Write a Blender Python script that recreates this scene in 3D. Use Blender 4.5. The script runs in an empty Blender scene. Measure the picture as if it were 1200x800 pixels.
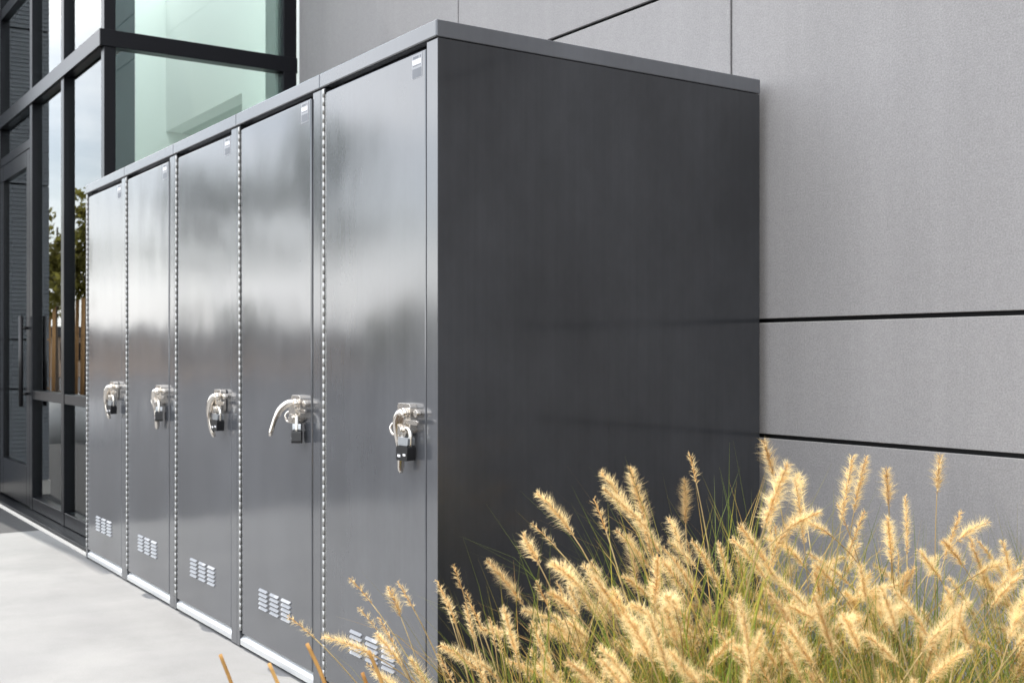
import bpy, bmesh, math, random
from mathutils import Vector, Matrix
R = math.radians
PI = math.pi
scene = bpy.context.scene
col = scene.collection
rnd = random.Random(11)

# ------------------------------------------------------------------ helpers
class MB:
    """collects shapes into ONE mesh object"""
    def __init__(self):
        self.bm = bmesh.new()
    def _mi(self, faces, mi):
        for f in faces:
            f.material_index = mi
    def box(self, x0, x1, y0, y1, z0, z1, mi=0):
        v = [self.bm.verts.new(p) for p in ((x0,y0,z0),(x1,y0,z0),(x1,y1,z0),(x0,y1,z0),(x0,y0,z1),(x1,y0,z1),(x1,y1,z1),(x0,y1,z1))]
        fs = [self.bm.faces.new([v[i] for i in q]) for q in ((3,2,1,0),(4,5,6,7),(0,1,5,4),(1,2,6,5),(2,3,7,6),(3,0,4,7))]
        self._mi(fs, mi)
        return self
    def prism(self, pts, z0, z1, mi=0, axis='z'):
        def P(a, b, c):
            return (a, b, c) if axis == 'z' else ((a, c, b) if axis == 'y' else (c, a, b))
        lo = [self.bm.verts.new(P(a, b, z0)) for a, b in pts]
        hi = [self.bm.verts.new(P(a, b, z1)) for a, b in pts]
        n = len(pts)
        fs = [self.bm.faces.new(lo[::-1]), self.bm.faces.new(hi)]
        for i in range(n):
            fs.append(self.bm.faces.new((lo[i], lo[(i+1) % n], hi[(i+1) % n], hi[i])))
        self._mi(fs, mi)
        return self
    def tube(self, pts, rad, seg=8, mi=0, flat=1.0, cap=True):
        """swept tube; rad a number or one per point; flat squashes across"""
        pts = [Vector(p) for p in pts]
        n = len(pts)
        if not hasattr(rad, '__len__'):
            rad = [rad]*n
        rings = []
        ref = None
        for i, p in enumerate(pts):
            t = (pts[min(i+1, n-1)] - pts[max(i-1, 0)]).normalized()
            if ref is None:
                ref = t.cross(Vector((0.13, 0.97, 0.2)))
                if ref.length < .05:
                    ref = t.cross(Vector((1, 0, 0)))
            u = (ref - t*ref.dot(t)).normalized()
            ref = u
            w = t.cross(u)
            rings.append([self.bm.verts.new(p + (u*math.cos(2*PI*k/seg)*flat + w*math.sin(2*PI*k/seg))*rad[i]) for k in range(seg)])
        fs = []
        for a, b in zip(rings, rings[1:]):
            for k in range(seg):
                f = self.bm.faces.new((a[k], a[(k+1) % seg], b[(k+1) % seg], b[k]))
                f.smooth = True
                fs.append(f)
        if cap:
            fs.append(self.bm.faces.new(rings[0][::-1]))
            fs.append(self.bm.faces.new(rings[-1]))
        self._mi(fs, mi)
        return self
    def tri(self, a, b, c, mi=0):
        f = self.bm.faces.new([self.bm.verts.new(p) for p in (a, b, c)])
        f.material_index = mi
        return self
    def quad(self, a, b, c, d, mi=0):
        f = self.bm.faces.new([self.bm.verts.new(p) for p in (a, b, c, d)])
        f.material_index = mi
        return self
    def mesh(self, name, mats):
        if not isinstance(mats, (list, tuple)):
            mats = [mats]
        bmesh.ops.recalc_face_normals(self.bm, faces=self.bm.faces)
        me = bpy.data.meshes.new(name)
        self.bm.to_mesh(me)
        self.bm.free()
        for m in mats:
            me.materials.append(m)
        return me
    def build(self, name, mats, parent=None, loc=(0,0,0), bevel=0.0, seg=2):
        o = bpy.data.objects.new(name, self.mesh(name, mats))
        col.objects.link(o)
        o.location = loc
        if parent:
            o.parent = parent
        if bevel:
            b = o.modifiers.new('bevel', 'BEVEL')
            b.width = bevel
            b.segments = seg
            b.limit_method = 'ANGLE'
            b.angle_limit = R(40)
        return o

def tag(o, label=None, cat=None, group=None, kind=None):
    if label: o['label'] = label
    if cat: o['category'] = cat
    if group: o['group'] = group
    if kind: o['kind'] = kind
    return o

def empty(name, loc=(0,0,0), rz=0.0):
    o = bpy.data.objects.new(name, None)
    col.objects.link(o)
    o.location = loc
    o.rotation_euler.z = rz
    o.empty_display_size = .1
    return o

def place(name, me, parent=None, loc=(0,0,0), rot=(0,0,0), sc=1.0):
    o = bpy.data.objects.new(name, me)
    col.objects.link(o)
    o.location = loc
    o.rotation_euler = rot
    o.scale = (sc, sc, sc) if not hasattr(sc, '__len__') else sc
    if parent:
        o.parent = parent
    return o

def copy_tree(o, parent=None):
    c = o.copy()
    col.objects.link(c)
    c.parent = parent
    for ch in list(o.children):
        copy_tree(ch, c)
    return c

# ------------------------------------------------------------------ materials
def mat(name, base, rough=.5, metal=0.0, ior=1.5, coat=0.0):
    m = bpy.data.materials.new(name)
    m.use_nodes = True
    b = m.node_tree.nodes['Principled BSDF']
    b.inputs['Base Color'].default_value = (*base, 1)
    b.inputs['Roughness'].default_value = rough
    b.inputs['Metallic'].default_value = metal
    b.inputs['IOR'].default_value = ior
    b.inputs['Coat Weight'].default_value = coat
    return m

def N(m, t, **kw):
    n = m.node_tree.nodes.new(t)
    for k, v in kw.items():
        setattr(n, k, v)
    return n
def L(m, a, b):
    m.node_tree.links.new(a, b)
def bsdf(m):
    return m.node_tree.nodes['Principled BSDF']

def coords(m, scale=(1,1,1), kind='Object'):
    tc = N(m, 'ShaderNodeTexCoord')
    mp = N(m, 'ShaderNodeMapping')
    mp.inputs['Scale'].default_value = scale
    L(m, tc.outputs[kind], mp.inputs['Vector'])
    return mp.outputs['Vector']

def noise(m, vec, scale, detail=4, rough=.55):
    n = N(m, 'ShaderNodeTexNoise')
    n.inputs['Scale'].default_value = scale
    n.inputs['Detail'].default_value = detail
    n.inputs['Roughness'].default_value = rough
    L(m, vec, n.inputs['Vector'])
    return n.outputs['Fac']

def ramp(m, fac, stops):
    r = N(m, 'ShaderNodeValToRGB')
    el = r.color_ramp.elements
    while len(el) < len(stops):
        el.new(.5)
    for e, (p, c) in zip(el, stops):
        e.position = p
        e.color = (*c, 1) if len(c) == 3 else c
    L(m, fac, r.inputs['Fac'])
    return r.outputs['Color']

def mixc(m, fac, a, b, mode='MIX'):
    x = N(m, 'ShaderNodeMix', data_type='RGBA', blend_type=mode)
    if hasattr(fac, 'name') or hasattr(fac, 'is_linked'):
        L(m, fac, x.inputs[0])
    else:
        x.inputs[0].default_value = fac
    for s, v in ((x.inputs[6], a), (x.inputs[7], b)):
        if hasattr(v, 'is_linked'):
            L(m, v, s)
        else:
            s.default_value = (*v, 1)
    return x.outputs[2]

def bump(m, height, strength, dist, prev=None):
    b = N(m, 'ShaderNodeBump')
    b.inputs['Strength'].default_value = strength
    b.inputs['Distance'].default_value = dist
    L(m, height, b.inputs['Height'])
    if prev:
        L(m, prev, b.inputs['Normal'])
    return b.outputs['Normal']

def g(v):
    return (v, v, v)

# charcoal powder-free gloss enamel of the lockers, slightly wavy sheet metal; one paint, its lit and shaded versions set by colour
def enamel(name, base, rough, wav, ior, streak=.35, smear=.10, patch=(.85, 1.2)):
    m = mat(name, base, rough, 0, ior)
    ob = N(m, 'ShaderNodeObjectInfo')
    tc = N(m, 'ShaderNodeTexCoord')
    vadd = N(m, 'ShaderNodeVectorMath', operation='ADD')
    L(m, tc.outputs['Object'], vadd.inputs[0])
    L(m, ob.outputs['Location'], vadd.inputs[1])
    def mapped(sc):
        mp = N(m, 'ShaderNodeMapping')
        mp.inputs['Scale'].default_value = sc
        L(m, vadd.outputs[0], mp.inputs['Vector'])
        return mp.outputs['Vector']
    big = noise(m, mapped((1.3, 1.3, .8)), 1.4, 2)
    med = noise(m, mapped((1, 1, .7)), 5, 2)
    st = noise(m, mapped((60, 60, .9)), 1.0, 3)
    nrm = bump(m, big, 1.0, wav)
    nrm = bump(m, med, 1.0, wav*.05, nrm)
    L(m, nrm, bsdf(m).inputs['Normal'])
    smudge = noise(m, mapped((1, 1, .6)), 3.0, 6, .65)
    rr = N(m, 'ShaderNodeMath', operation='MULTIPLY_ADD')
    L(m, smudge, rr.inputs[0]); rr.inputs[1].default_value = smear; rr.inputs[2].default_value = rough - smear*.6
    r2 = N(m, 'ShaderNodeMath', operation='MULTIPLY_ADD')
    L(m, st, r2.inputs[0]); r2.inputs[1].default_value = .02; L(m, rr.outputs[0], r2.inputs[2])
    L(m, r2.outputs[0], bsdf(m).inputs['Roughness'])
    lo = tuple(c*(1-streak) for c in base); hi = tuple(c*(1+streak) for c in base)
    c = ramp(m, st, [(.3, lo), (.7, hi)])
    c2 = ramp(m, smudge, [(.35, g(patch[0])), (.7, g(patch[1]))])
    L(m, mixc(m, 1.0, c, c2, 'MULTIPLY'), bsdf(m).inputs['Base Color'])
    return m

M = {}
M['door'] = enamel('locker_door_enamel', (.078, .082, .091), .132, .006, 2.04, .03, .10, (.85, 1.15))  # brighter and more reflective, so the fronts carry the sky's sheen
M['body'] = enamel('locker_enamel_shaded_side', (.0300, .0315, .0350), .14, .0035, 1.56, .06, .22, (.78, 1.26))  # same paint as the doors, darkened and dulled to stand for the shaded side
M['cap'] = enamel('locker_enamel_lit_cap', (.075, .080, .090), .20, .002, 2.0, .03)  # brightened like the door fronts
M['gap'] = mat('dark_gap', (.012, .012, .013), .7)
M['steel'] = mat('stainless', (.80, .78, .74), .25, 1.0)
M['hinge'] = mat('hinge_steel', (.46, .46, .45), .38, .7)
M['cast'] = mat('cast_zinc', (.74, .70, .65), .15, .95)
M['alu'] = mat('brushed_aluminium', (.78, .80, .81), .34, .7)
M['louver'] = mat('louver_paint', (.29, .30, .32), .35)
M['white'] = mat('white_sticker', (.82, .82, .84), .45)
M['stick'] = mat('silver_sticker', (.36, .37, .39), .4)
M['sgrey'] = mat('grey_sticker', (.16, .17, .19), .5)
M['black'] = mat('black_vinyl', (.010, .010, .011), .33)
M['frame'] = mat('bronze_black_frame', (.005, .0055, .0075), .28, 0, 1.32)
M['interior'] = mat('interior_white_paint', (.93, .945, .93), .7)
M['dark_in'] = mat('dark_blue_partition', (.035, .05, .065), .4)
M['soffit'] = mat('soffit_paint', (.60, .66, .62), .7)

# cladding: grey fibre cement, three board batches that differ a little
def cement(name, k):
    m = mat(name, (.29, .29, .305), .72)
    v = coords(m)
    fine = noise(m, v, 190, 3, .8)
    mid = noise(m, v, 38, 4, .65)
    big = noise(m, coords(m, (1, 1, .6)), 1.3, 4)
    streaks = noise(m, coords(m, (7, 7, .25)), 1.5, 4, .6)
    c1 = ramp(m, fine, [(.30, (.236*k, .229*k, .231*k)), (.70, (.372*k, .363*k, .364*k))])
    c2 = ramp(m, mid, [(.3, g(.95)), (.7, g(1.05))])
    c3 = ramp(m, big, [(.3, g(.93)), (.7, g(1.06))])
    c4 = ramp(m, streaks, [(.35, g(.965)), (.65, g(1.025))])
    c = mixc(m, 1, mixc(m, 1, mixc(m, 1, c1, c2, 'MULTIPLY'), c3, 'MULTIPLY'), c4, 'MULTIPLY')
    L(m, c, bsdf(m).inputs['Base Color'])
    L(m, bump(m, fine, .25, .002), bsdf(m).inputs['Normal'])
    return m
CLAD = [cement('fibre_cement', 1.0), cement('fibre_cement_light', 1.035), cement('fibre_cement_dark', .965)]

m = M['rib'] = mat('ribbed_siding', (.20, .215, .235), .5)
m = M['conc'] = mat('concrete', (.5, .5, .49), .85)
v = coords(m, (1, 1, 1))
a = noise(m, v, 2.2, 7, .62)
b_ = noise(m, coords(m, (1.6, .5, 1)), 1.6, 5, .6)
f_ = noise(m, v, 160, 3, .7)
ca = ramp(m, a, [(.3, (.185, .186, .188)), (.72, (.235, .235, .233))])
st_ = noise(m, coords(m, (1, 1, 1)), .9, 6, .7)
ca = mixc(m, 1, ca, ramp(m, st_, [(.34, g(.86)), (.5, g(1.0)), (.7, g(1.05))]), 'MULTIPLY')
cb = ramp(m, b_, [(.3, g(.93)), (.7, g(1.05))])
cf = ramp(m, f_, [(.22, g(.72)), (.36, g(.96)), (.7, g(1.06))])
L(m, mixc(m, 1, mixc(m, 1, ca, cb, 'MULTIPLY'), cf, 'MULTIPLY'), bsdf(m).inputs['Base Color'])
L(m, bump(m, f_, .4, .003), bsdf(m).inputs['Normal'])

m = M['asph'] = mat('asphalt', (.05, .05, .052), .9)
v = coords(m)
f_ = noise(m, v, 120, 3, .75)
L(m, ramp(m, f_, [(.3, (.028, .028, .03)), (.62, (.055, .055, .057)), (.8, (.14, .14, .14))]), bsdf(m).inputs['Base Color'])
L(m, bump(m, f_, .6, .006), bsdf(m).inputs['Normal'])
m = M['mulch'] = mat('bark_mulch', (.07, .045, .03), .95)
v = coords(m)
f_ = noise(m, v, 35, 5, .75)
L(m, ramp(m, f_, [(.3, (.025, .017, .012)), (.7, (.12, .08, .052))]), bsdf(m).inputs['Base Color'])
L(m, bump(m, f_, 1, .03), bsdf(m).inputs['Normal'])

def foliage(name, c, tc, tr=.45, var=.35):
    m = mat(name, c, .6)
    nt = m.node_tree
    ob = N(m, 'ShaderNodeObjectInfo')
    nz = noise(m, coords(m), 9, 2)
    lo = tuple(x*(1-var) for x in c); hi = tuple(x*(1+var) for x in c)
    cc = ramp(m, nz, [(.3, lo), (.7, hi)])
    ro = ramp(m, ob.outputs['Random'], [(.0, (.62, .50, .38)), (.22, (.92, .84, .72)), (.5, (1.0, .98, .94)), (1.0, (1.12, 1.14, 1.18))])
    cc = mixc(m, 1.0, cc, ro, 'MULTIPLY')
    L(m, cc, bsdf(m).inputs['Base Color'])
    bsdf(m).inputs['Specular IOR Level'].default_value = .25
    t = N(m, 'ShaderNodeBsdfTranslucent')
    t.inputs['Color'].default_value = (*tc, 1)
    mx = N(m, 'ShaderNodeMixShader')
    mx.inputs[0].default_value = tr
    L(m, bsdf(m).outputs[0], mx.inputs[1])
    L(m, t.outputs[0], mx.inputs[2])
    L(m, mx.outputs[0], nt.nodes['Material Output'].inputs['Surface'])
    return m
M['awn'] = foliage('seed_bristles', (.88, .74, .45), (.97, .82, .49), .60, .12)
M['spike'] = foliage('seed_spikelets', (.62, .43, .20), (.70, .49, .23), .45, .3)
M['stem'] = foliage('straw_stem', (.50, .39, .20), (.4, .3, .14), .25)
M['blade_green'] = foliage('blade_green', (.095, .135, .028), (.22, .29, .05), .45)
M['blade_lime'] = foliage('blade_lime', (.21, .21, .045), (.40, .37, .07), .45)
M['blade_straw'] = foliage('blade_straw', (.50, .36, .12), (.60, .42, .13), .45)
M['rust_tip'] = foliage('rust_tip', (.55, .33, .11), (.55, .32, .09), .35)
M['leaf'] = foliage('tree_leaf', (.05, .075, .024), (.10, .14, .03), .35, .5)
M['leaf_olive'] = foliage('tree_leaf_olive', (.13, .135, .045), (.34, .32, .08), .5, .4)
M['bark'] = mat('bark', (.11, .085, .065), .9)
M['stake'] = mat('pine_stake', (.45, .25, .10), .8)
M['planter'] = mat('white_planter', (.72, .72, .71), .6)
M['tan'] = mat('tan_stucco', (.50, .37, .27), .85)
M['tanroof'] = mat('dark_roof', (.06, .055, .055), .8)
M['pale'] = mat('pale_stucco', (.62, .60, .56), .85)

# architectural glass: reflection over a green tinted clear pane
m = M['glass'] = bpy.data.materials.new('tinted_glass')
m.use_nodes = True
nt = m.node_tree
nt.nodes.clear()
out = nt.nodes.new('ShaderNodeOutputMaterial')
tr = nt.nodes.new('ShaderNodeBsdfTransparent'); tr.inputs['Color'].default_value = (.905, .99, .945, 1)
gl = nt.nodes.new('ShaderNodeBsdfGlossy'); gl.inputs['Roughness'].default_value = 0.0
gl.inputs['Color'].default_value = (.97, 1, 1, 1)
fr = nt.nodes.new('ShaderNodeFresnel'); fr.inputs['IOR'].default_value = 1.62
mx = nt.nodes.new('ShaderNodeMixShader')
nt.links.new(fr.outputs[0], mx.inputs[0]); nt.links.new(tr.outputs[0], mx.inputs[1]); nt.links.new(gl.outputs[0], mx.inputs[2])
nt.links.new(mx.outputs[0], out.inputs['Surface'])

# ------------------------------------------------------------------ key positions (metres)
FY = 1.4965          # plane of the locker fronts
SEAM = [-2.547, -3.2546, -3.9622, -4.6698, -5.3774, -6.085]
WY = 2.70            # cladding face
GY = 1.64            # storefront glass plane
CX = -6.23           # storefront corner

# ------------------------------------------------------------------ ground
MB().quad((-250,-250,-.12), (250,-250,-.12), (250,250,-.12), (-250,250,-.12)).build('ground', M['asph'])
tag(bpy.data.objects['ground'], 'dark asphalt car park stretching away from the building', 'ground', kind='structure')
sw = MB()
xs = [-7.205, -2.42]
for i in range(1):
    for (y0, y1) in ((-.05, 1.512), (-1.62, -.058)):
        sw.box(xs[i] + (.0025 if i else 0), xs[i+1] - .0025, y0, y1, -.15, 0)
sw.box(-2.416, 4.5, -1.62, -.35, -.15, 0)
sw = tag(sw.build('sidewalk', M['conc'], bevel=.004), 'pale sunlit concrete walk in front of the lockers', 'sidewalk', kind='structure')
MB().box(-7.2, -2.45, 1.516, 2.69, -.15, -.004).build('locker_pad', M['conc'])
tag(bpy.data.objects['locker_pad'], 'concrete pad under the row of lockers', 'ground', kind='structure')
MB().box(-14, -7.212, -1.62, 1.512, -.15, -.003).build('dark_paving', M['asph'])
tag(bpy.data.objects['dark_paving'], 'dark speckled paving in front of the glass door', 'paving', kind='structure')
# planting bed, lumpy mulch
bed = MB()
nx, ny = 46, 30
bx0, bx1, by0, by1 = -2.45, 4.5, -.35, 2.70
gv = [[bed.bm.verts.new((bx0+(bx1-bx0)*i/nx, by0+(by1-by0)*j/ny, -.02+rnd.uniform(-.018, .018))) for j in range(ny+1)] for i in range(nx+1)]
for i in range(nx):
    for j in range(ny):
        bed.bm.faces.new((gv[i][j], gv[i+1][j], gv[i+1][j+1], gv[i][j+1]))
tag(bed.build('planting_bed', M['mulch']), 'dark mulch bed under the ornamental grass', 'planting bed', kind='structure')

# ------------------------------------------------------------------ cladding wall
wall = tag(empty('panel_wall', (0, WY, 0)), 'tall grey fibre cement panel wall with thin dark joints behind the lockers', 'wall')
zj = [-.1, .784, 1.147, 2.291, 3.435, 3.798, 4.942, 5.9]
stag = [-2.713, -2.713, -2.713, -4.42, -4.42, -2.713, -4.42]
stag[2] = -2.713; stag[3] = -4.42
WX0, WX1 = -6.17, 7.0
cl = MB()
gj = .0065
for k in range(7):
    cuts = [WX0]
    x = stag[k]
    if k in (0, 1): x = -4.42
    while x > WX0 + .3: x -= 3.414
    x += 3.414
    while x < WX1 - .2:
        cuts.append(x); x += 3.414
    cuts.append(WX1)
    for a, b in zip(cuts, cuts[1:]):
        cl.box(a + (gj*.7 if a > WX0 else 0), b - (gj*.7 if b < WX1 else 0), 0, .014, zj[k] + gj, zj[k+1] - gj, (k*2 + int(a*1.7)) % 3)
cl.build('cladding', CLAD, wall, bevel=.0015, seg=1)
MB().box(WX0+.002, WX1-.002, .03, .30, -.12, 5.88).build('joint_backing', M['gap'], wall)
MB().box(WX0-.01, WX1+.02, -.02, .34, 5.9, 6.0).build('coping', M['frame'], wall)

# ------------------------------------------------------------------ wing with ribbed siding at the far left
wing = tag(empty('siding_wing', (-9.05, 1.31, 0)), 'blue grey ribbed siding wing beside the glass entrance door', 'building')
w = MB()
prof = []
z = 0.1
pitch = .03
rows = []
for k in range(len(zj)-1):
    z0, z1 = max(zj[k], .1) + .006, min(zj[k+1], 5.2) - .006
    if z1 <= z0: continue
    n = int((z1 - z0)/pitch)
    ps = []
    for i in range(n):
        za = z0 + (z1-z0)*i/n; h = (z1-z0)/n
        ps += [(0.0, za), (0.0, za + h*.5), (-.007, za + h*.55), (-.007, za + h*.95)]
    ps += [(0.0, z1), (-.03, z1), (-.03, z0)]
    # +X face of the wing (profile in x,z swept along y)
    lo = [w.bm.verts.new((px, 0.004, pz)) for px, pz in ps]
    hi = [w.bm.verts.new((px, .42, pz)) for px, pz in ps]
    for i in range(len(ps)):
        j = (i+1) % len(ps)
        w.bm.faces.new((lo[i], lo[j], hi[j], hi[i]))
    # -Y face, plain
    w.box(-6, -.031, 0, .03, z0, z1)
w.build('siding', M['rib'], wing)
MB().box(-6, -.032, .032, .42, .0, 5.15).build('wall', M['gap'], wing)
MB().box(-6.03, .02, -.02, .42, 5.21, 5.30).build('coping', M['frame'], wing)
MB().box(-6, .003, -.004, .315, -.02, .1).build('plinth', M['pale'], wing)

# ------------------------------------------------------------------ glass storefront
sf = tag(empty('glass_storefront', (CX, GY, 0)), 'two storey glazed entrance box with black frames and pale green glass', 'storefront')
sx = lambda x: x - CX       # world -> local
sy = lambda y: y - GY
TOP = 4.2
mull = [-9.0, -7.935, -7.075]
for x in mull:
    MB().box(sx(x)-.035, sx(x)+.035, -.036, .09, .035, TOP).build('mullion', M['frame'], sf, bevel=.003)
MB().box(-.035, .026, -.024, .036, .035, TOP).build('corner_mullion', M['frame'], sf, bevel=.003)
MB().box(-.045, .035, sy(2.615), sy(2.695), .035, TOP).build('mullion', M['frame'], sf, bevel=.003)
MB().box(-.20, -.05, sy(2.60), sy(2.695), .035, TOP).build('jamb_lining', M['alu'], sf)
# front transoms
bays = list(zip([-9.0, -7.935, -7.075], [-7.935, -7.075, CX]))
for i, (a, b) in enumerate(bays):
    e0, e1 = sx(a)+.0355, sx(b)-.0355
    for zc, th, out_ in ((2.70, .082, -.030), (3.485, .075, -.030), (4.16, .08, -.030)):
        MB().box(e0, e1, out_, .085, zc-th/2, zc+th/2).build('transom', M['frame'], sf, bevel=.003)
    if i:
        MB().box(e0, e1, -.033, .085, .748, .806).build('transom', M['frame'], sf, bevel=.003)
        MB().box(e0, e1, -.033, .085, .037, .115).build('transom', M['frame'], sf, bevel=.003)
    else:
        MB().box(e0, e1, -.033, .085, 2.385, 2.445).build('transom', M['frame'], sf, bevel=.003)
    if i:
        segs = [(.115, .748), (.806, 2.659), (2.741, 3.447), (3.523, 4.12)]
    else:
        segs = [(2.445, 2.659), (2.741, 3.447), (3.523, 4.12)]
    for z0, z1 in segs:
        MB().box(e0-.01, e1+.01, -.004, .004, z0-.01, z1+.01).build('glass_pane', M['glass'], sf)
# continuous face cap over the mid transom (the pale top of it is seen against the sky)
MB().box(sx(-9.03), .0264, -.048, -.0365, 2.656, 2.744).build('transom_cap', M['frame'], sf, bevel=.002)
# return side
MB().box(.0268, .036, -.0478, sy(2.70), 2.656, 2.744).build('transom_cap', M['frame'], sf, bevel=.002)
for zc, th in ((2.70, .084), (3.485, .075), (4.16, .08)):
    MB().box(-.05, .0262, .0365, sy(2.6145), zc-th/2, zc+th/2).build('transom', M['frame'], sf, bevel=.003)
MB().box(-.05, .02, .0365, sy(2.6145), .037, .135).build('transom', M['frame'], sf, bevel=.003)
for z0, z1 in ((.135, 2.658), (2.742, 3.447), (3.523, 4.12)):
    MB().box(-.006, .002, .03, sy(2.625), z0-.01, z1+.01).build('glass_pane', M['glass'], sf)
# sill pan and edge trim
MB().box(sx(-9.02), .03, -.118, .10, -.01, .034).build('sill', M['frame'], sf, bevel=.003)
MB().box(sx(-9.02), .10, -.128, -.119, -.01, .016).build('edge_trim', M['pale'], sf, bevel=.002)
# door
dr = MB()
d0, d1 = sx(-9.0)+.040, sx(-7.935)-.040
dz0, dz1 = .045, 2.38
for (a, b, z0, z1) in ((d0, d0+.10, dz0, dz1), (d1-.10, d1, dz0, dz1), (d0+.10, d1-.10, dz0, dz0+.26), (d0+.10, d1-.10, dz1-.11, dz1)):
    dr.box(a, b, -.035, .015, z0, z1)
door = dr.build('door', M['frame'], sf, bevel=.004)
MB().box(d0+.092, d1-.092, -.014, -.006, dz0+.25, dz1-.10).build('glass_pane', M['glass'], door)
hb = MB()
hx = d1-.055
hb.tube([(hx, -.078, .70), (hx, -.078, 1.29)], .014, 12)
for zz in (.78, 1.21):
    hb.tube([(hx, -.033, zz), (hx, -.078, zz)], .010, 10)
hb.build('pull_handle', M['black'], door)
# interior room
inn = MB()
iy = 3.40
inn.box(sx(-8.90), sx(-5.6), sy(iy), sy(iy)+.15, 0, 4.42)                 # right part of the wall
inn.box(sx(-10.86), sx(-8.90), sy(iy), sy(iy)+.15, 3.14, 4.42)            # over the opening
inn.box(sx(-11.0), sx(-10.86), sy(1.9), sy(4.6), 0, 4.42)                 # end wall
inn.build('interior_wall', M['interior'], sf)
MB().box(sx(-10.855), sx(-8.75), sy(iy)+.151, sy(4.5), 3.14, 3.30).build('recess_ceiling', M['soffit'], sf)
MB().box(sx(-10.855), sx(-8.75), sy(4.5), sy(4.6), 0, 3.13).build('recess_wall', M['soffit'], sf)
MB().box(sx(-8.55), sx(-8.49), sy(1.76), sy(2.43), 0.01, 4.1).build('partition', M['dark_in'], sf)
MB().box(sx(-10.855), .06, -.06, .03, 4.205, 4.3).build('parapet', M['frame'], sf)
MB().box(.061, -.06, .031, sy(2.69), 4.205, 4.3).build('parapet', M['frame'], sf)
MB().box(sx(-10.85), -.06, .11, sy(4.4), -.02, .012).build('floor', M['interior'], sf)
MB().box(sx(-6.16), sx(-5.62), sy(3.05), sy(iy)-.003, 0, 4.42).build('interior_wall', M['interior'], sf)

# ------------------------------------------------------------------ lockers
Lw = .7076
HW = Lw/2 - .0006
DEP = 1.163

def rrect(x0, x1, z0, z1, r, n=4):
    p = []
    for cx, cz, a0 in ((x1-r, z0+r, -90), (x1-r, z1-r, 0), (x0+r, z1-r, 90), (x0+r, z0+r, 180)):
        for k in range(n+1):
            a = R(a0 + 90*k/n)
            p.append((cx + r*math.cos(a), cz + r*math.sin(a)))
    return p

# shared meshes
b = MB()
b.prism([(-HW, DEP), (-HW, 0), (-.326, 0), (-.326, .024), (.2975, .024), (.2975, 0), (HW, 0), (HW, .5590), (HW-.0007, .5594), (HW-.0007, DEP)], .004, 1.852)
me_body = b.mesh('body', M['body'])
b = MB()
b.box(-HW-.0002, HW+.0002, -.006, DEP+.004, 1.8545, 1.8995)
me_cap = b.mesh('top_cap', M['cap'])
DX0, DX1, DZ0, DZ1 = -.310, .2935, .052, 1.836
me_door = MB().box(DX0, DX1, -.003, .020, DZ0, DZ1).mesh('door', M['door'])
# jamb trim: the folded strips either side of the door, in the brightened front enamel
b = MB()
b.box(.2985, HW-.0006, -.0016, .0004, .006, 1.850)
b.box(-HW+.0006, -.327, -.0016, .0004, .006, 1.850)
me_jamb = b.mesh('jamb', M['door'])
b = MB()
zz = .062
while zz < 1.822:
    b.tube([(-.3185, -.0055, zz), (-.3185, -.0055, zz+.0234)], .0038, 10)
    zz += .0255
b.tube([(-.3185, -.0055, .062), (-.3185, -.0055, 1.83)], .0028, 6, 1)
b.box(-.3255, -.3105, .003, .0055, .06, 1.832, 0)
me_hinge = b.mesh('hinge', [M['hinge'], mat('hinge_pin', (.07, .07, .07), .5, .5)])
b = MB()
for r_ in range(5):
    for c_ in range(3):
        xc = -.098 + c_*.098 - .006
        zc = .178 + r_*.0152
        pts = rrect(xc-.037, xc+.037, zc-.0040, zc+.0040, .0038, 3)
        b.box(xc-.034, xc+.034, -.0036, -.0031, zc-.0066, zc-.0044, 1)
        # a pressed louvre: back edge flush, lower lip proud
        lo = [b.bm.verts.new((px, -.0032, pz)) for px, pz in pts]
        hi = [b.bm.verts.new((px*.97+xc*.03, -.0032-.0035*(1-(pz-zc)/.0042*.8), pz)) for px, pz in pts]
        b.bm.faces.new(hi)
        for k in range(len(pts)):
            b.bm.faces.new((lo[k], lo[(k+1) % len(pts)], hi[(k+1) % len(pts)], hi[k]))
me_vent = b.mesh('vent', [M['louver'], M['gap']])
b = MB()
sx0, sx1 = .222, .276
b.box(sx0, sx1, -.0036, -.0029, 1.768, 1.838-.008, 0)
b.box(sx0+.003, sx1-.003, -.0040, -.0037, 1.770, 1.794, 1)
b.box(sx0+.004, sx1-.006, -.0040, -.0037, 1.8005, 1.8025, 1)
b.box(sx0+.004, sx1-.006, -.0040, -.0037, 1.8045, 1.817, 2)
b.box(sx0+.006, sx0+.036, -.0040, -.0037, 1.820, 1.8265, 1)
b.box(sx0+.042, sx0+.048, -.0040, -.0037, 1.820, 1.8265, 1)
me_stick = b.mesh('sticker', [M['stick'], M['sgrey'], M['white']])
b = MB()
b.prism([(-.001, .010), (-.001, .030), (.016, .046), (.020, .046), (.020, .010)], -.324, .2955, axis='x')
me_sill = b.mesh('sill_plate', M['alu'])

# handle: plate, boss, hasp arm, rivets (lever a sub-part)
def bez(pts, n=18):
    """Catmull-Rom through pts"""
    P = [Vector(p) for p in pts]
    P = [P[0]*2-P[1]] + P + [P[-1]*2-P[-2]]
    out = []
    segs = len(P)-3
    for s in range(segs):
        for k in range(n//segs + 1):
            t = k/(n//segs + 1)
            a, b_, c, d = P[s:s+4]
            out.append(.5*((2*b_) + (c-a)*t + (2*a-5*b_+4*c-d)*t*t + (3*b_-a-3*c+d)*t**3))
    out.append(P[-2])
    return out

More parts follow.
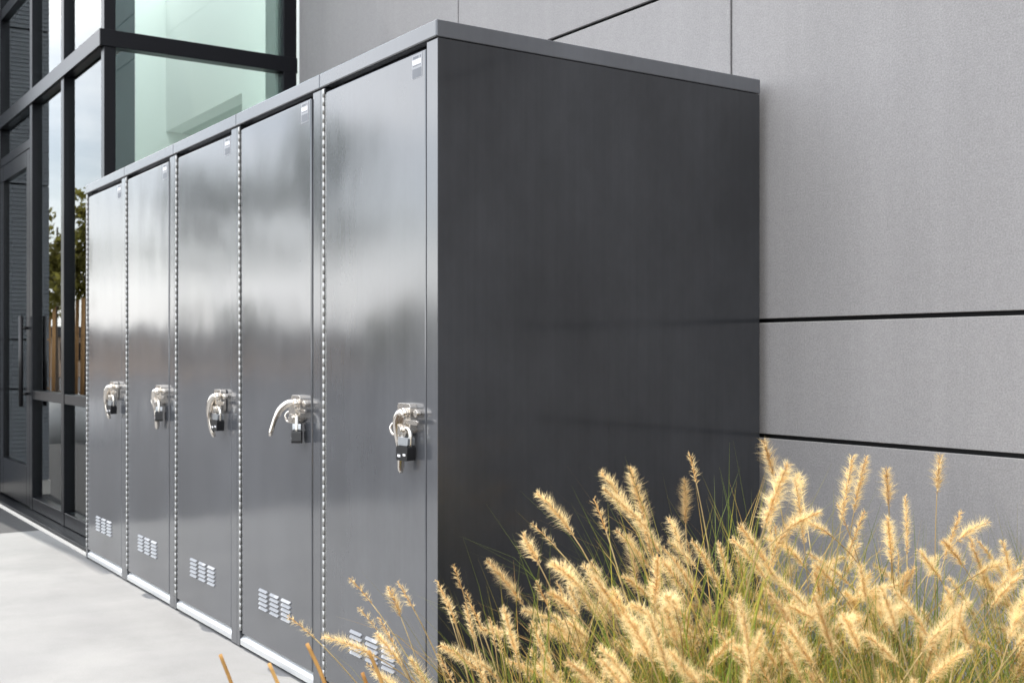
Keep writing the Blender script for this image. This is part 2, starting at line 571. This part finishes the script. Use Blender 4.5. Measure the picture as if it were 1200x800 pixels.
b = MB()
b.prism(rrect(-.036, .034, -.050, .030, .010), -.024, -.0032, axis='y')                 # base plate
b.prism(rrect(-.028, .022, -.034, .008, .010), -.036, -.0245, axis='y')                  # boss
b.prism(rrect(.012, .082, -.024, -.012, .004), -.030, -.024, axis='y')                   # hasp arm to the frame
b.tube([(.060, -.0, .006), (.060, -.024, .006)], .010, 14)                               # keeper knob
b.tube([(.006, -.034, -.040), (.006, -.044, -.040)], .0125, 16)                          # rivet
b.tube([(-.018, -.034, -.046), (-.018, -.040, -.046)], .007, 12)
b.prism(rrect(-.030, .024, -.058, -.024, .008), -.0342, -.012, axis='y')                 # hasp block
b.box(-.008, .006, -.0250, -.0239, .014, .020, 1)                                       # slot in the plate
b.tube(bez([(-.034, -.024, -.022), (-.050, -.030, -.026), (-.056, -.034, -.040), (-.048, -.030, -.054), (-.034, -.024, -.050)], 16), .0042, 8)
me_handle = b.mesh('handle', [M['cast'], M['black']])
def lever(path, r=(.011, .0115, .011, .010, .0095, .0085, .009)):
    c = bez(path, 21)
    n = len(c)
    rad = [.0105 + .0050*math.sin(PI*min(1, i/(n-1)*1.5)) if i < n-2 else (.0098 if i == n-2 else .006) for i in range(n)]
    bb = MB(); bb.tube(c, rad, 12, flat=.72)
    bb.tube([(-.006, -.034, .004), (-.006, -.050, .004)], .0125, 16)
    return bb
me_lever_down = lever([(-.004, -.046, .006), (-.018, -.048, .002), (-.030, -.048, -.022), (-.032, -.044, -.064), (-.028, -.040, -.110), (-.034, -.036, -.156)]).mesh('lever', M['cast'])
me_lever_mid = lever([(-.004, -.046, .006), (-.020, -.050, .002), (-.034, -.054, -.020), (-.042, -.056, -.058), (-.040, -.052, -.100), (-.032, -.040, -.146)]).mesh('lever', M['cast'])
me_lever_out = lever([(-.004, -.046, .008), (-.024, -.058, .004), (-.038, -.076, -.014), (-.046, -.090, -.042), (-.052, -.098, -.070), (-.058, -.104, -.100)]).mesh('lever', M['cast'])

# padlock meshes
b = MB()
b.tube(bez([(-.015, 0, -.060), (-.015, 0, -.030), (-.010, 0, -.016), (0, 0, -.012), (.010, 0, -.016), (.015, 0, -.030), (.015, 0, -.060)], 24), .0058, 10)
me_shackle = b.mesh('shackle', M['steel'])
b = MB()
b.prism(rrect(-.026, .026, -.097, -.058, .007), -.020, .018, axis='y', mi=0)
b.prism(rrect(-.023, .023, -.0575, -.036, .005), -.016, .016, axis='y', mi=1)
b.prism(rrect(-.019, -.005, -.088, -.081, .002), -.0212, -.0202, axis='y', mi=2)
b.prism(rrect(.006, .019, -.084, -.078, .002), -.0212, -.0202, axis='y', mi=2)
M['grey_steel'] = mat('grey_steel', (.42, .44, .46), .3, .8)
me_padlock = b.mesh('lock_body', [M['black'], M['grey_steel'], M['white']])
for me in (me_handle, me_padlock, me_shackle, me_lever_down):
    pass

place_words = ['nearest locker in the row, its charcoal side panel in view behind the grass',
               'second locker from the near corner, its latch lever sticking outward',
               'middle locker of the row of five, between two others each side',
               'second locker from the glass entrance, narrow in the view',
               'farthest locker of the row, standing against the glass entrance']
def fresh_bevel(o, w, s=2):
    bv = o.modifiers.new('bevel', 'BEVEL'); bv.width = w; bv.segments = s; bv.limit_method = 'ANGLE'; bv.angle_limit = R(40)

def make_locker():
    root = empty('bike_locker')
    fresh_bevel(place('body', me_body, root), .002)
    fresh_bevel(place('top_cap', me_cap, root), .004, 3)
    d = place('door', me_door, root); fresh_bevel(d, .004, 3)
    place('jamb', me_jamb, root)
    place('hinge', me_hinge, d)
    place('vent', me_vent, d)
    place('sticker', me_stick, d)
    fresh_bevel(place('sill_plate', me_sill, root), .0015)
    h = place('handle', me_handle, root, (.215, 0, .882)); fresh_bevel(h, .002)
    place('lever', me_lever_down, h, (.022, .010, .002))
    return root
lock_words = ['black padlock hanging on the latch of the nearest locker',
              'black padlock under the outward sticking lever of the second nearest locker',
              'black padlock hanging on the latch of the middle locker',
              'black padlock on the latch of the second locker from the glass entrance',
              'black padlock on the latch of the farthest locker, beside the glass entrance']
proto = make_locker()
for i in range(5):
    o = proto if i == 0 else copy_tree(proto)
    xc = (SEAM[i] + SEAM[i+1])/2
    o.location = (xc, FY, 0)
    tag(o, place_words[i], 'locker', 'charcoal metal lockers standing in a row')
    h = [c for c in o.children if c.name.startswith('handle')][0]
    lv = h.children[0]
    lv.data = [me_lever_down, me_lever_out, me_lever_mid, me_lever_down, me_lever_mid][i]
    lv.rotation_euler.z = R([0, 0, 6, -5, 3][i])
    for c in o.children:
        if c.name.startswith('door'):
            c.rotation_euler = (R([0, .15, -.12, .1, -.1][i]), 0, R([.25, -.35, .3, -.25, .2][i]))
            c.location = (0, [-.001, .0015, 0, .001, 0][i], 0)
    p = empty('padlock', (xc+.238, FY-.028, .882-.022), R([14, -30, 8, -16, 10][i]))
    p.rotation_euler.y = R([2, -4, 3, -2, 4][i])
    place('shackle', me_shackle, p)
    fresh_bevel(place('lock_body', me_padlock, p, sc=(.82, .80, 1)), .004, 3)
    tag(p, lock_words[i], 'padlock', 'black padlocks on the locker latches')

# ------------------------------------------------------------------ fountain grass
def arc(rng, length, a0, a1, n, power=1.7):
    """polyline in the x-z plane from the origin, angle from vertical grows a0 -> a1"""
    pts = [Vector((0, 0, 0))]
    ang = []
    y = 0.0
    wob = rng.uniform(-.05, .05)
    for i in range(n):
        t = (i+.5)/n
        a = a0 + (a1-a0)*t**power
        d = Vector((math.sin(a), wob*t, math.cos(a)))
        pts.append(pts[-1] + d*(length/n))
    return pts

def make_plume(rng, length, a0, a1, hl, hr, dense=1.0):
    NP = 64
    pts = arc(rng, length+hl, a0, a1, NP, rng.uniform(2.2, 4.0))
    # split into stem and head by length
    n_head = max(4, int(round(NP*hl/(length+hl))))
    stem = pts[:len(pts)-n_head+1]
    head = pts[len(pts)-n_head-1:]
    sb = MB()
    stem = stem[:-1:3] + [stem[-1]]
    sb.tube(stem, [.0016 - .0007*i/len(stem) for i in range(len(stem))], 4)
    hb_ = MB()
    hb_.tube(head, [.0009]*(len(head)-1)+[.0004], 4, 1)
    seglen = [(b_-a).length for a, b_ in zip(head, head[1:])]
    tot = sum(seglen)
    def at(t):
        s = t*tot
        for a, b_, l in zip(head, head[1:], seglen):
            if s <= l:
                return a.lerp(b_, s/l), (b_-a).normalized()
            s -= l
        return head[-1].copy(), (head[-1]-head[-2]).normalized()
    ns = int(175*dense*hl/.10)
    for i in range(ns):
        t = min(1, max(0, (i+rng.random())/ns))
        p, d = at(t)
        u = d.cross(Vector((0.2, 1, 0.1))).normalized()
        w = d.cross(u)
        phi = rng.uniform(0, 2*PI)
        rad = u*math.cos(phi) + w*math.sin(phi)
        env = (min(1, t/.22)**.6) * (min(1, (1-t)/.32)**.6*.72 + .28)
        if rng.random() > .35 + .65*env: continue
        # spikelet: slim diamond
        out = (d*.75 + rad*.66).normalized()
        side = out.cross(rad).normalized()
        ln = .0068*rng.uniform(.7, 1.2); wd = .0009
        b0 = p + rad*.001
        tip = b0 + out*ln*(.5+.5*env)
        mid_ = b0 + out*ln*.45
        hb_.quad(b0, mid_ + side*wd, tip, mid_ - side*wd, 1)
        # bristles
        for k in range(4):
            fan = rng.uniform(.45, 1.4)
            o2 = (d*math.cos(fan) + (rad + side*rng.uniform(-.7, .7)).normalized()*math.sin(fan)).normalized()
            l2 = hr*env*rng.uniform(.55, 1.25)
            s2 = o2.cross(Vector((rng.uniform(-1, 1), rng.uniform(-1, 1), rng.uniform(-1, 1)))).normalized()*.00034
            q = b0 + out*rng.uniform(0, ln*.5)
            hb_.tri(q + s2, q - s2, q + o2*l2, 0)
    return sb.mesh('flower_stem', M['stem']), hb_.mesh('seed_head', [M['awn'], M['spike']])

prng = random.Random(5)
plumes = []
NV = 34
for i in range(NV):
    ln = prng.uniform(.46, .76)
    a0 = prng.uniform(.02, .42)
    a1 = a0 + prng.choice([.3, .6, .9, 1.2, 1.6])*prng.uniform(.7, 1.2)
    plumes.append((ln, a0, make_plume(prng, ln, a0, a1, prng.choice([.06, .08, .09, .10, .115])*prng.uniform(.9, 1.1), prng.uniform(.0145, .0220))))
# stripped heads: bare straw with a few tufts
bare = []
for i in range(7):
    ln = prng.uniform(.48, .72)
    a0 = prng.uniform(.12, .5)
    bare.append(make_plume(prng, ln, a0, a0+prng.uniform(.1, .4), .06, .011, .35))

def make_blades(rng, n, lmin, lmax):
    bb = MB()
    for i in range(n):
        th = rng.uniform(0, 2*PI)
        ln = rng.uniform(lmin, lmax)
        a0 = abs(rng.gauss(.0, .22)); a1 = a0 + rng.uniform(.2, 1.5)
        pts = arc(rng, ln, a0, a1, 7, rng.uniform(1.6, 3))
        rot = Matrix.Rotation(th, 3, 'Z')
        base = Vector((rng.gauss(0, .045), rng.gauss(0, .045), -.01))
        wd = rng.uniform(.0012, .0024)
        tw = rng.uniform(-.8, .8)
        mi = rng.choices([0, 1, 2], [.44, .32, .24])[0]
        vs = []
        for k, p in enumerate(pts):
            t = k/7
            side = Vector((math.sin(tw*t), math.cos(tw*t), 0))*wd*(1-t**2.2*.97)
            vs.append((bb.bm.verts.new(rot @ (p+side) + base), bb.bm.verts.new(rot @ (p-side) + base)))
        for (a, b_), (c, d) in zip(vs, vs[1:]):
            f = bb.bm.faces.new((a, b_, d, c)); f.material_index = mi
    return bb.mesh('leaves', [M['blade_green'], M['blade_lime'], M['blade_straw']])
leafs = [make_blades(random.Random(40+i), 560, .38, .80) for i in range(4)]

f_, cxp = 1350.0, 600.0
FW = Vector((-.8281, .5606)); RT = Vector((.5606, .8281))
def ground_at(u, d):      # u = sideways slope seen from the viewpoint, d = depth in metres
    p = FW*d + RT*(u*d)
    return p.x, p.y
clumps = [  # (x, y, scale, plumes, bare stems, label)
    (-1.56, 1.10, .98, 9, 34, 'straggly fountain grass clump with bare stalks leaning over the nearest locker door'),
    (-1.57, 1.31, .88, 30, 9, 'fountain grass clump before the left half of the charcoal side panel, plumes leaning left'),
    (-1.55, 1.475, 1.16, 44, 7, 'fountain grass clump whose plumes reach highest in front of the charcoal side panel'),
    (-1.53, 1.70, 1.07, 44, 7, 'tall fountain grass clump, its plumes crossing the edge between charcoal side and grey wall'),
    (-1.44, 1.93, .99, 46, 5, 'fountain grass clump before the grey wall just right of the lockers'),
    (-1.33, 2.18, .98, 44, 4, 'rear fountain grass clump against the grey wall near the right edge of the view'),
    (-1.05, 2.12, 1.01, 40, 3, 'rear fountain grass clump farthest to the right, cut by the edge of the view'),
    (-1.36, 1.03, .84, 26, 8, 'low front fountain grass clump with green blades below the charcoal side panel'),
    (-1.17, 1.17, .93, 38, 6, 'front fountain grass clump directly below the far edge of the charcoal side panel'),
    (-1.03, 1.36, .94, 46, 5, 'front fountain grass clump of bleached plumes below the grey wall'),
    (-.97, 1.61, .94, 48, 4, 'front fountain grass clump of crowded pale plumes in the lower right corner'),
    (-.78, 1.62, .93, 40, 2, 'front fountain grass clump farthest to the right, mostly outside the view'),
    (-1.25, 1.62, .95, 44, 4, 'fountain grass clump tucked between the front and back rows, with arching plumes'),
]
crng = random.Random(77)
for ci, (x, y, sc, npl, nb, lab) in enumerate(clumps):
    root = tag(empty('fountain_grass', (x, y, 0), 0), lab, 'ornamental grass', 'fountain grass clumps in the planting bed')
    place('leaves', leafs[ci % 4], root, rot=(0, 0, crng.uniform(0, 6.28)), sc=sc*.98)
    for k in range(npl + nb):
        st, hd = plumes[crng.randrange(NV)][2] if k < npl else bare[crng.randrange(7)]
        th = crng.uniform(0, 2*PI)
        if crng.random() < (.95 if ci == 0 else .46 if y < 1.6 else .30): th = R(240) + crng.gauss(0, .6)    # the breeze leans some of them away from the wall
        s = sc*crng.uniform(.84, 1.04)
        tip = Matrix.Rotation(th, 3, 'Z') @ (hd.vertices[-1].co*s)      # stalks that overhang the bed towards the walk stay short
        if ci and (root.location + tip).dot(Vector((RT.x, RT.y, 0))) < .06 and tip.z > .56:
            s *= .74
        so = place('flower_stem', st, root, (crng.gauss(0, .04), crng.gauss(0, .04), -.01), (crng.gauss(0, .05), crng.gauss(0, .05), th), s)
        place('seed_head', hd, so)
# young clump close to the viewpoint: rust coloured tips only reach into the frame
root = tag(empty('young_grass', (-1.365, .55, -.008)), 'sparse young grass with rust coloured stiff tips at the bottom left, before the lockers', 'ornamental grass')
place('leaves', make_blades(random.Random(91), 160, .25, .50), root)
for (dx, dy, h, lx, ly) in ((-.10, .02, .64, -.03, .0), (-.02, .06, .63, -.05, .01), (.02, .11, .66, -.05, .0), (-.04, .17, .60, -.03, .03), (.03, .18, .65, -.03, .0), (-.08, .07, .57, -.03, 0)):
    tip = MB()
    tip.tube(bez([(dx*.3, dy*.3, 0), (dx*.6+lx*.3, dy*.6, h*.5), (dx+lx, dy+ly, h-.10)], 10), .0014, 5, 1)
    q = bez([(dx+lx, dy+ly, h-.10), (dx+lx*1.25-.006, dy+ly*1.1-.006, h-.045), (dx+lx*1.7-.016, dy+ly*1.2-.016, h)], 8)
    tip.tube(q, [.0011, .0014, .0016, .0016, .0015, .0013, .0011, .0008, .0005, .0002][:len(q)] if len(q) <= 10 else .0026, 6, 0)
    tip.build('stalk', [M['rust_tip'], M['blade_straw']], root)

# ------------------------------------------------------------------ across the car park (mirrored in glass and enamel)
def crown_mesh(rng, w, h, z0, n, leaf, mats, clusters=16):
    bb = MB()
    cs = []
    for i in range(clusters):
        a = rng.uniform(0, 2*PI); rr = rng.uniform(.1, .75)*w; zc = z0 + rng.uniform(.12, .9)*h
        rr *= 1 - .5*abs((zc-z0)/h - .4)
        cs.append((Vector((rr*math.cos(a), rr*math.sin(a), zc)), rng.uniform(.22, .42)*w))
    for i in range(n):
        c, r_ = rng.choice(cs)
        d = Vector((rng.gauss(0, 1), rng.gauss(0, 1), rng.gauss(0, .8))).normalized()*r_*rng.random()**.45
        p = c + d
        u = Vector((rng.gauss(0, 1), rng.gauss(0, 1), rng.gauss(0, 1))).normalized()
        w_ = u.cross(Vector((rng.gauss(0, 1), rng.gauss(0, 1), rng.gauss(0, 1)))).normalized()
        s = leaf*rng.uniform(.6, 1.3)
        bb.quad(p-u*s, p+w_*s*.5, p+u*s, p-w_*s*.5, 0)
    return bb.mesh('crown', mats), cs
def trunk_mesh(rng, h, r, cs):
    bb = MB()
    top = Vector((0, 0, h))
    bb.tube(bez([(0, 0, -.15), (rng.uniform(-.05, .05), 0, h*.5), top], 8), [r*(1-.06*i) for i in range(11)][:len(bez([(0,0,0),(0,0,1),(0,0,2)], 8))], 8)
    for c, _ in cs[:7]:
        st = Vector((0, 0, h*rng.uniform(.5, .85)))
        bb.tube([st, st.lerp(c, .5)+Vector((0, 0, .1)), c], [r*.4, r*.25, r*.1], 5)
    return bb.mesh('trunk', M['bark'])
trng = random.Random(3)
kinds = []
for i in range(3):
    cm, cs = crown_mesh(trng, 2.3, 4.2, 1.7, 2600, .17, [M['leaf'], M['leaf_olive']][i % 2], 18)
    kinds.append((trunk_mesh(trng, 4.2, .16, cs), cm))
spots = [(-38, -11.5, .75), (-42, -21, .9), (-30, -19, .72), (-52, -27, 1.0), (-26, -11.0, .55), (-47, -34, .9), (-24, -26, .8)]
tall, tcs = crown_mesh(trng, 2.9, 3.4, 4.0, 1300, .17, M['leaf'], 13)
tall_trunk = trunk_mesh(trng, 6.2, .13, tcs)
for (x, y, s, rz) in ((-28.5, -10.6, 1.0, .3), (-33, -8.6, .9, 2.0)):
    t = tag(empty('tall_tree', (x, y, -.12), rz), 'tall slender tree with a high open crown across the asphalt', 'tree', 'tall trees across the car park')
    place('trunk', tall_trunk, t, sc=s); place('crown', tall, t, sc=s)
for i, (x, y, s) in enumerate(spots):
    s *= .68
    t = tag(empty('leafy_tree', (x, y, -.12), trng.uniform(0, 6)), 'leafy parking lot tree across the asphalt, mirrored in the locker doors', 'tree', 'trees across the car park')
    tk, cm = kinds[i % 3]
    place('trunk', tk, t, sc=s); place('crown', cm, t, sc=s)
# staked saplings in white planters, mirrored in the storefront glass
cm, cs = crown_mesh(trng, .44, 1.85, 1.0, 1700, .055, M['leaf_olive'], 26)
tk = trunk_mesh(trng, 2.5, .035, cs)
for (x, y, s) in ((-15.4, -.52, 1.0), (-18.0, -.74, 1.0)):
    t = tag(empty('young_tree', (x, y, .42), trng.uniform(0, 6)), 'young staked tree in a white planter, mirrored in the entrance glass', 'tree', 'staked young trees')
    place('trunk', tk, t, sc=s); place('crown', cm, t, sc=s)
    for dx in (-.16, .17):
        so = MB().tube([(x+dx, y+.1, .35), (x+dx*.9, y+.08, 1.75)], .026, 8).build('tree_stake', M['stake'])
        tag(so, 'pine stake beside a young tree in a white planter', 'stake', 'pine tree stakes')
    pb = MB()
    pb.tube([(0, 0, -.12), (0, 0, .46)], [.52, .60], 28)
    p = tag(pb.build('round_planter', [M['planter']], None, (x, y, 0)), 'round white planter holding a young staked tree', 'planter', 'round white planters')
    MB().tube([(0, 0, .461), (0, 0, .475)], .55, 24).build('soil', M['mulch'], p)
# low buildings far across the car park
for (x, y, wx, wy, h, mt, lab) in ((-66, -14, 6, 16, 2.0, 'tan', 'low tan building far across the car park'), (-62, -48, 14, 12, 3.6, 'pale', 'low pale building far across the car park')):
    t = tag(empty('low_building', (x, y, -.12)), lab, 'building')
    MB().box(-wx, wx, -wy, wy, 0, h).build('wall', M[mt], t)
    MB().box(-wx-.3, wx+.3, -wy-.3, wy+.3, h+.002, h+.5).build('roof', M['tanroof'], t)
    wm = MB()
    for k in range(6):
        yy = -wy + (k+.5)*wy/3
        wm = MB().box(wx+.002, wx+.05, yy-1.1, yy+1.1, .8, 1.7); wm.build('window', M['frame'], t)

# ------------------------------------------------------------------ light
EL, AZ = 57.0, -2.8         # sun stands to the far left along the facade
sd = Vector((-math.cos(R(EL))*math.cos(R(AZ)), math.cos(R(EL))*math.sin(R(AZ)), math.sin(R(EL))))
sun = bpy.data.lights.new('sun', 'SUN')
sun.energy = 3.6
sun.angle = R(.53)
sun.color = (1.0, .945, .86)
so = bpy.data.objects.new('sun', sun)
col.objects.link(so)
so.rotation_euler = sd.to_track_quat('Z', 'Y').to_euler()
so.location = (-4, -2, 12)

W = bpy.data.worlds.new('World')
scene.world = W
W.use_nodes = True
nt = W.node_tree
bg = nt.nodes['Background']
sky = nt.nodes.new('ShaderNodeTexSky')
sky.sky_type = 'NISHITA'
sky.sun_disc = False
sky.sun_elevation = R(EL)
sky.sun_rotation = math.atan2(sd.x, sd.y)
sky.dust_density = 1.5
tc = nt.nodes.new('ShaderNodeTexCoord')
mp = nt.nodes.new('ShaderNodeMapping'); mp.inputs['Scale'].default_value = (1, 1, 3.2); mp.inputs['Location'].default_value = (.3, 1.7, .2)
nz = nt.nodes.new('ShaderNodeTexNoise'); nz.inputs['Scale'].default_value = 2.1; nz.inputs['Detail'].default_value = 7; nz.inputs['Roughness'].default_value = .56
rp = nt.nodes.new('ShaderNodeValToRGB'); rp.color_ramp.elements[0].position = .40; rp.color_ramp.elements[1].position = .62
rp.color_ramp.elements[0].color = (.26, .26, .26, 1)
mxs = nt.nodes.new('ShaderNodeMix'); mxs.data_type = 'RGBA'
mxs.inputs[7].default_value = (14.8, 14.8, 14.8, 1)
nt.links.new(tc.outputs['Generated'], mp.inputs['Vector']); nt.links.new(mp.outputs[0], nz.inputs['Vector']); nt.links.new(nz.outputs['Fac'], rp.inputs['Fac'])
nt.links.new(rp.outputs['Color'], mxs.inputs[0]); nt.links.new(sky.outputs[0], mxs.inputs[6]); nt.links.new(mxs.outputs[2], bg.inputs['Color'])
bg.inputs['Strength'].default_value = .15

# ------------------------------------------------------------------ camera
cam = bpy.data.cameras.new('camera')
co = bpy.data.objects.new('camera', cam)
col.objects.link(co)
co.location = (0, 0, 1.044)
fwd = Vector((-.8281, .5606, 0))
co.rotation_euler = fwd.to_track_quat('-Z', 'Y').to_euler()
cam.sensor_width = 36
cam.lens = 1350/1200*36
cam.shift_y = 14/1200
cam.clip_end = 1000
cam.clip_start = .05
cam.dof.use_dof = True
cam.dof.focus_distance = 2.75
cam.dof.aperture_fstop = 8.0
scene.camera = co

scene.view_settings.view_transform = 'Standard'
scene.view_settings.look = 'None'
scene.view_settings.gamma = 1
scene.view_settings.exposure = .76
scene.render.engine = 'CYCLES'
scene.cycles.max_bounces = 8
scene.cycles.transparent_max_bounces = 12
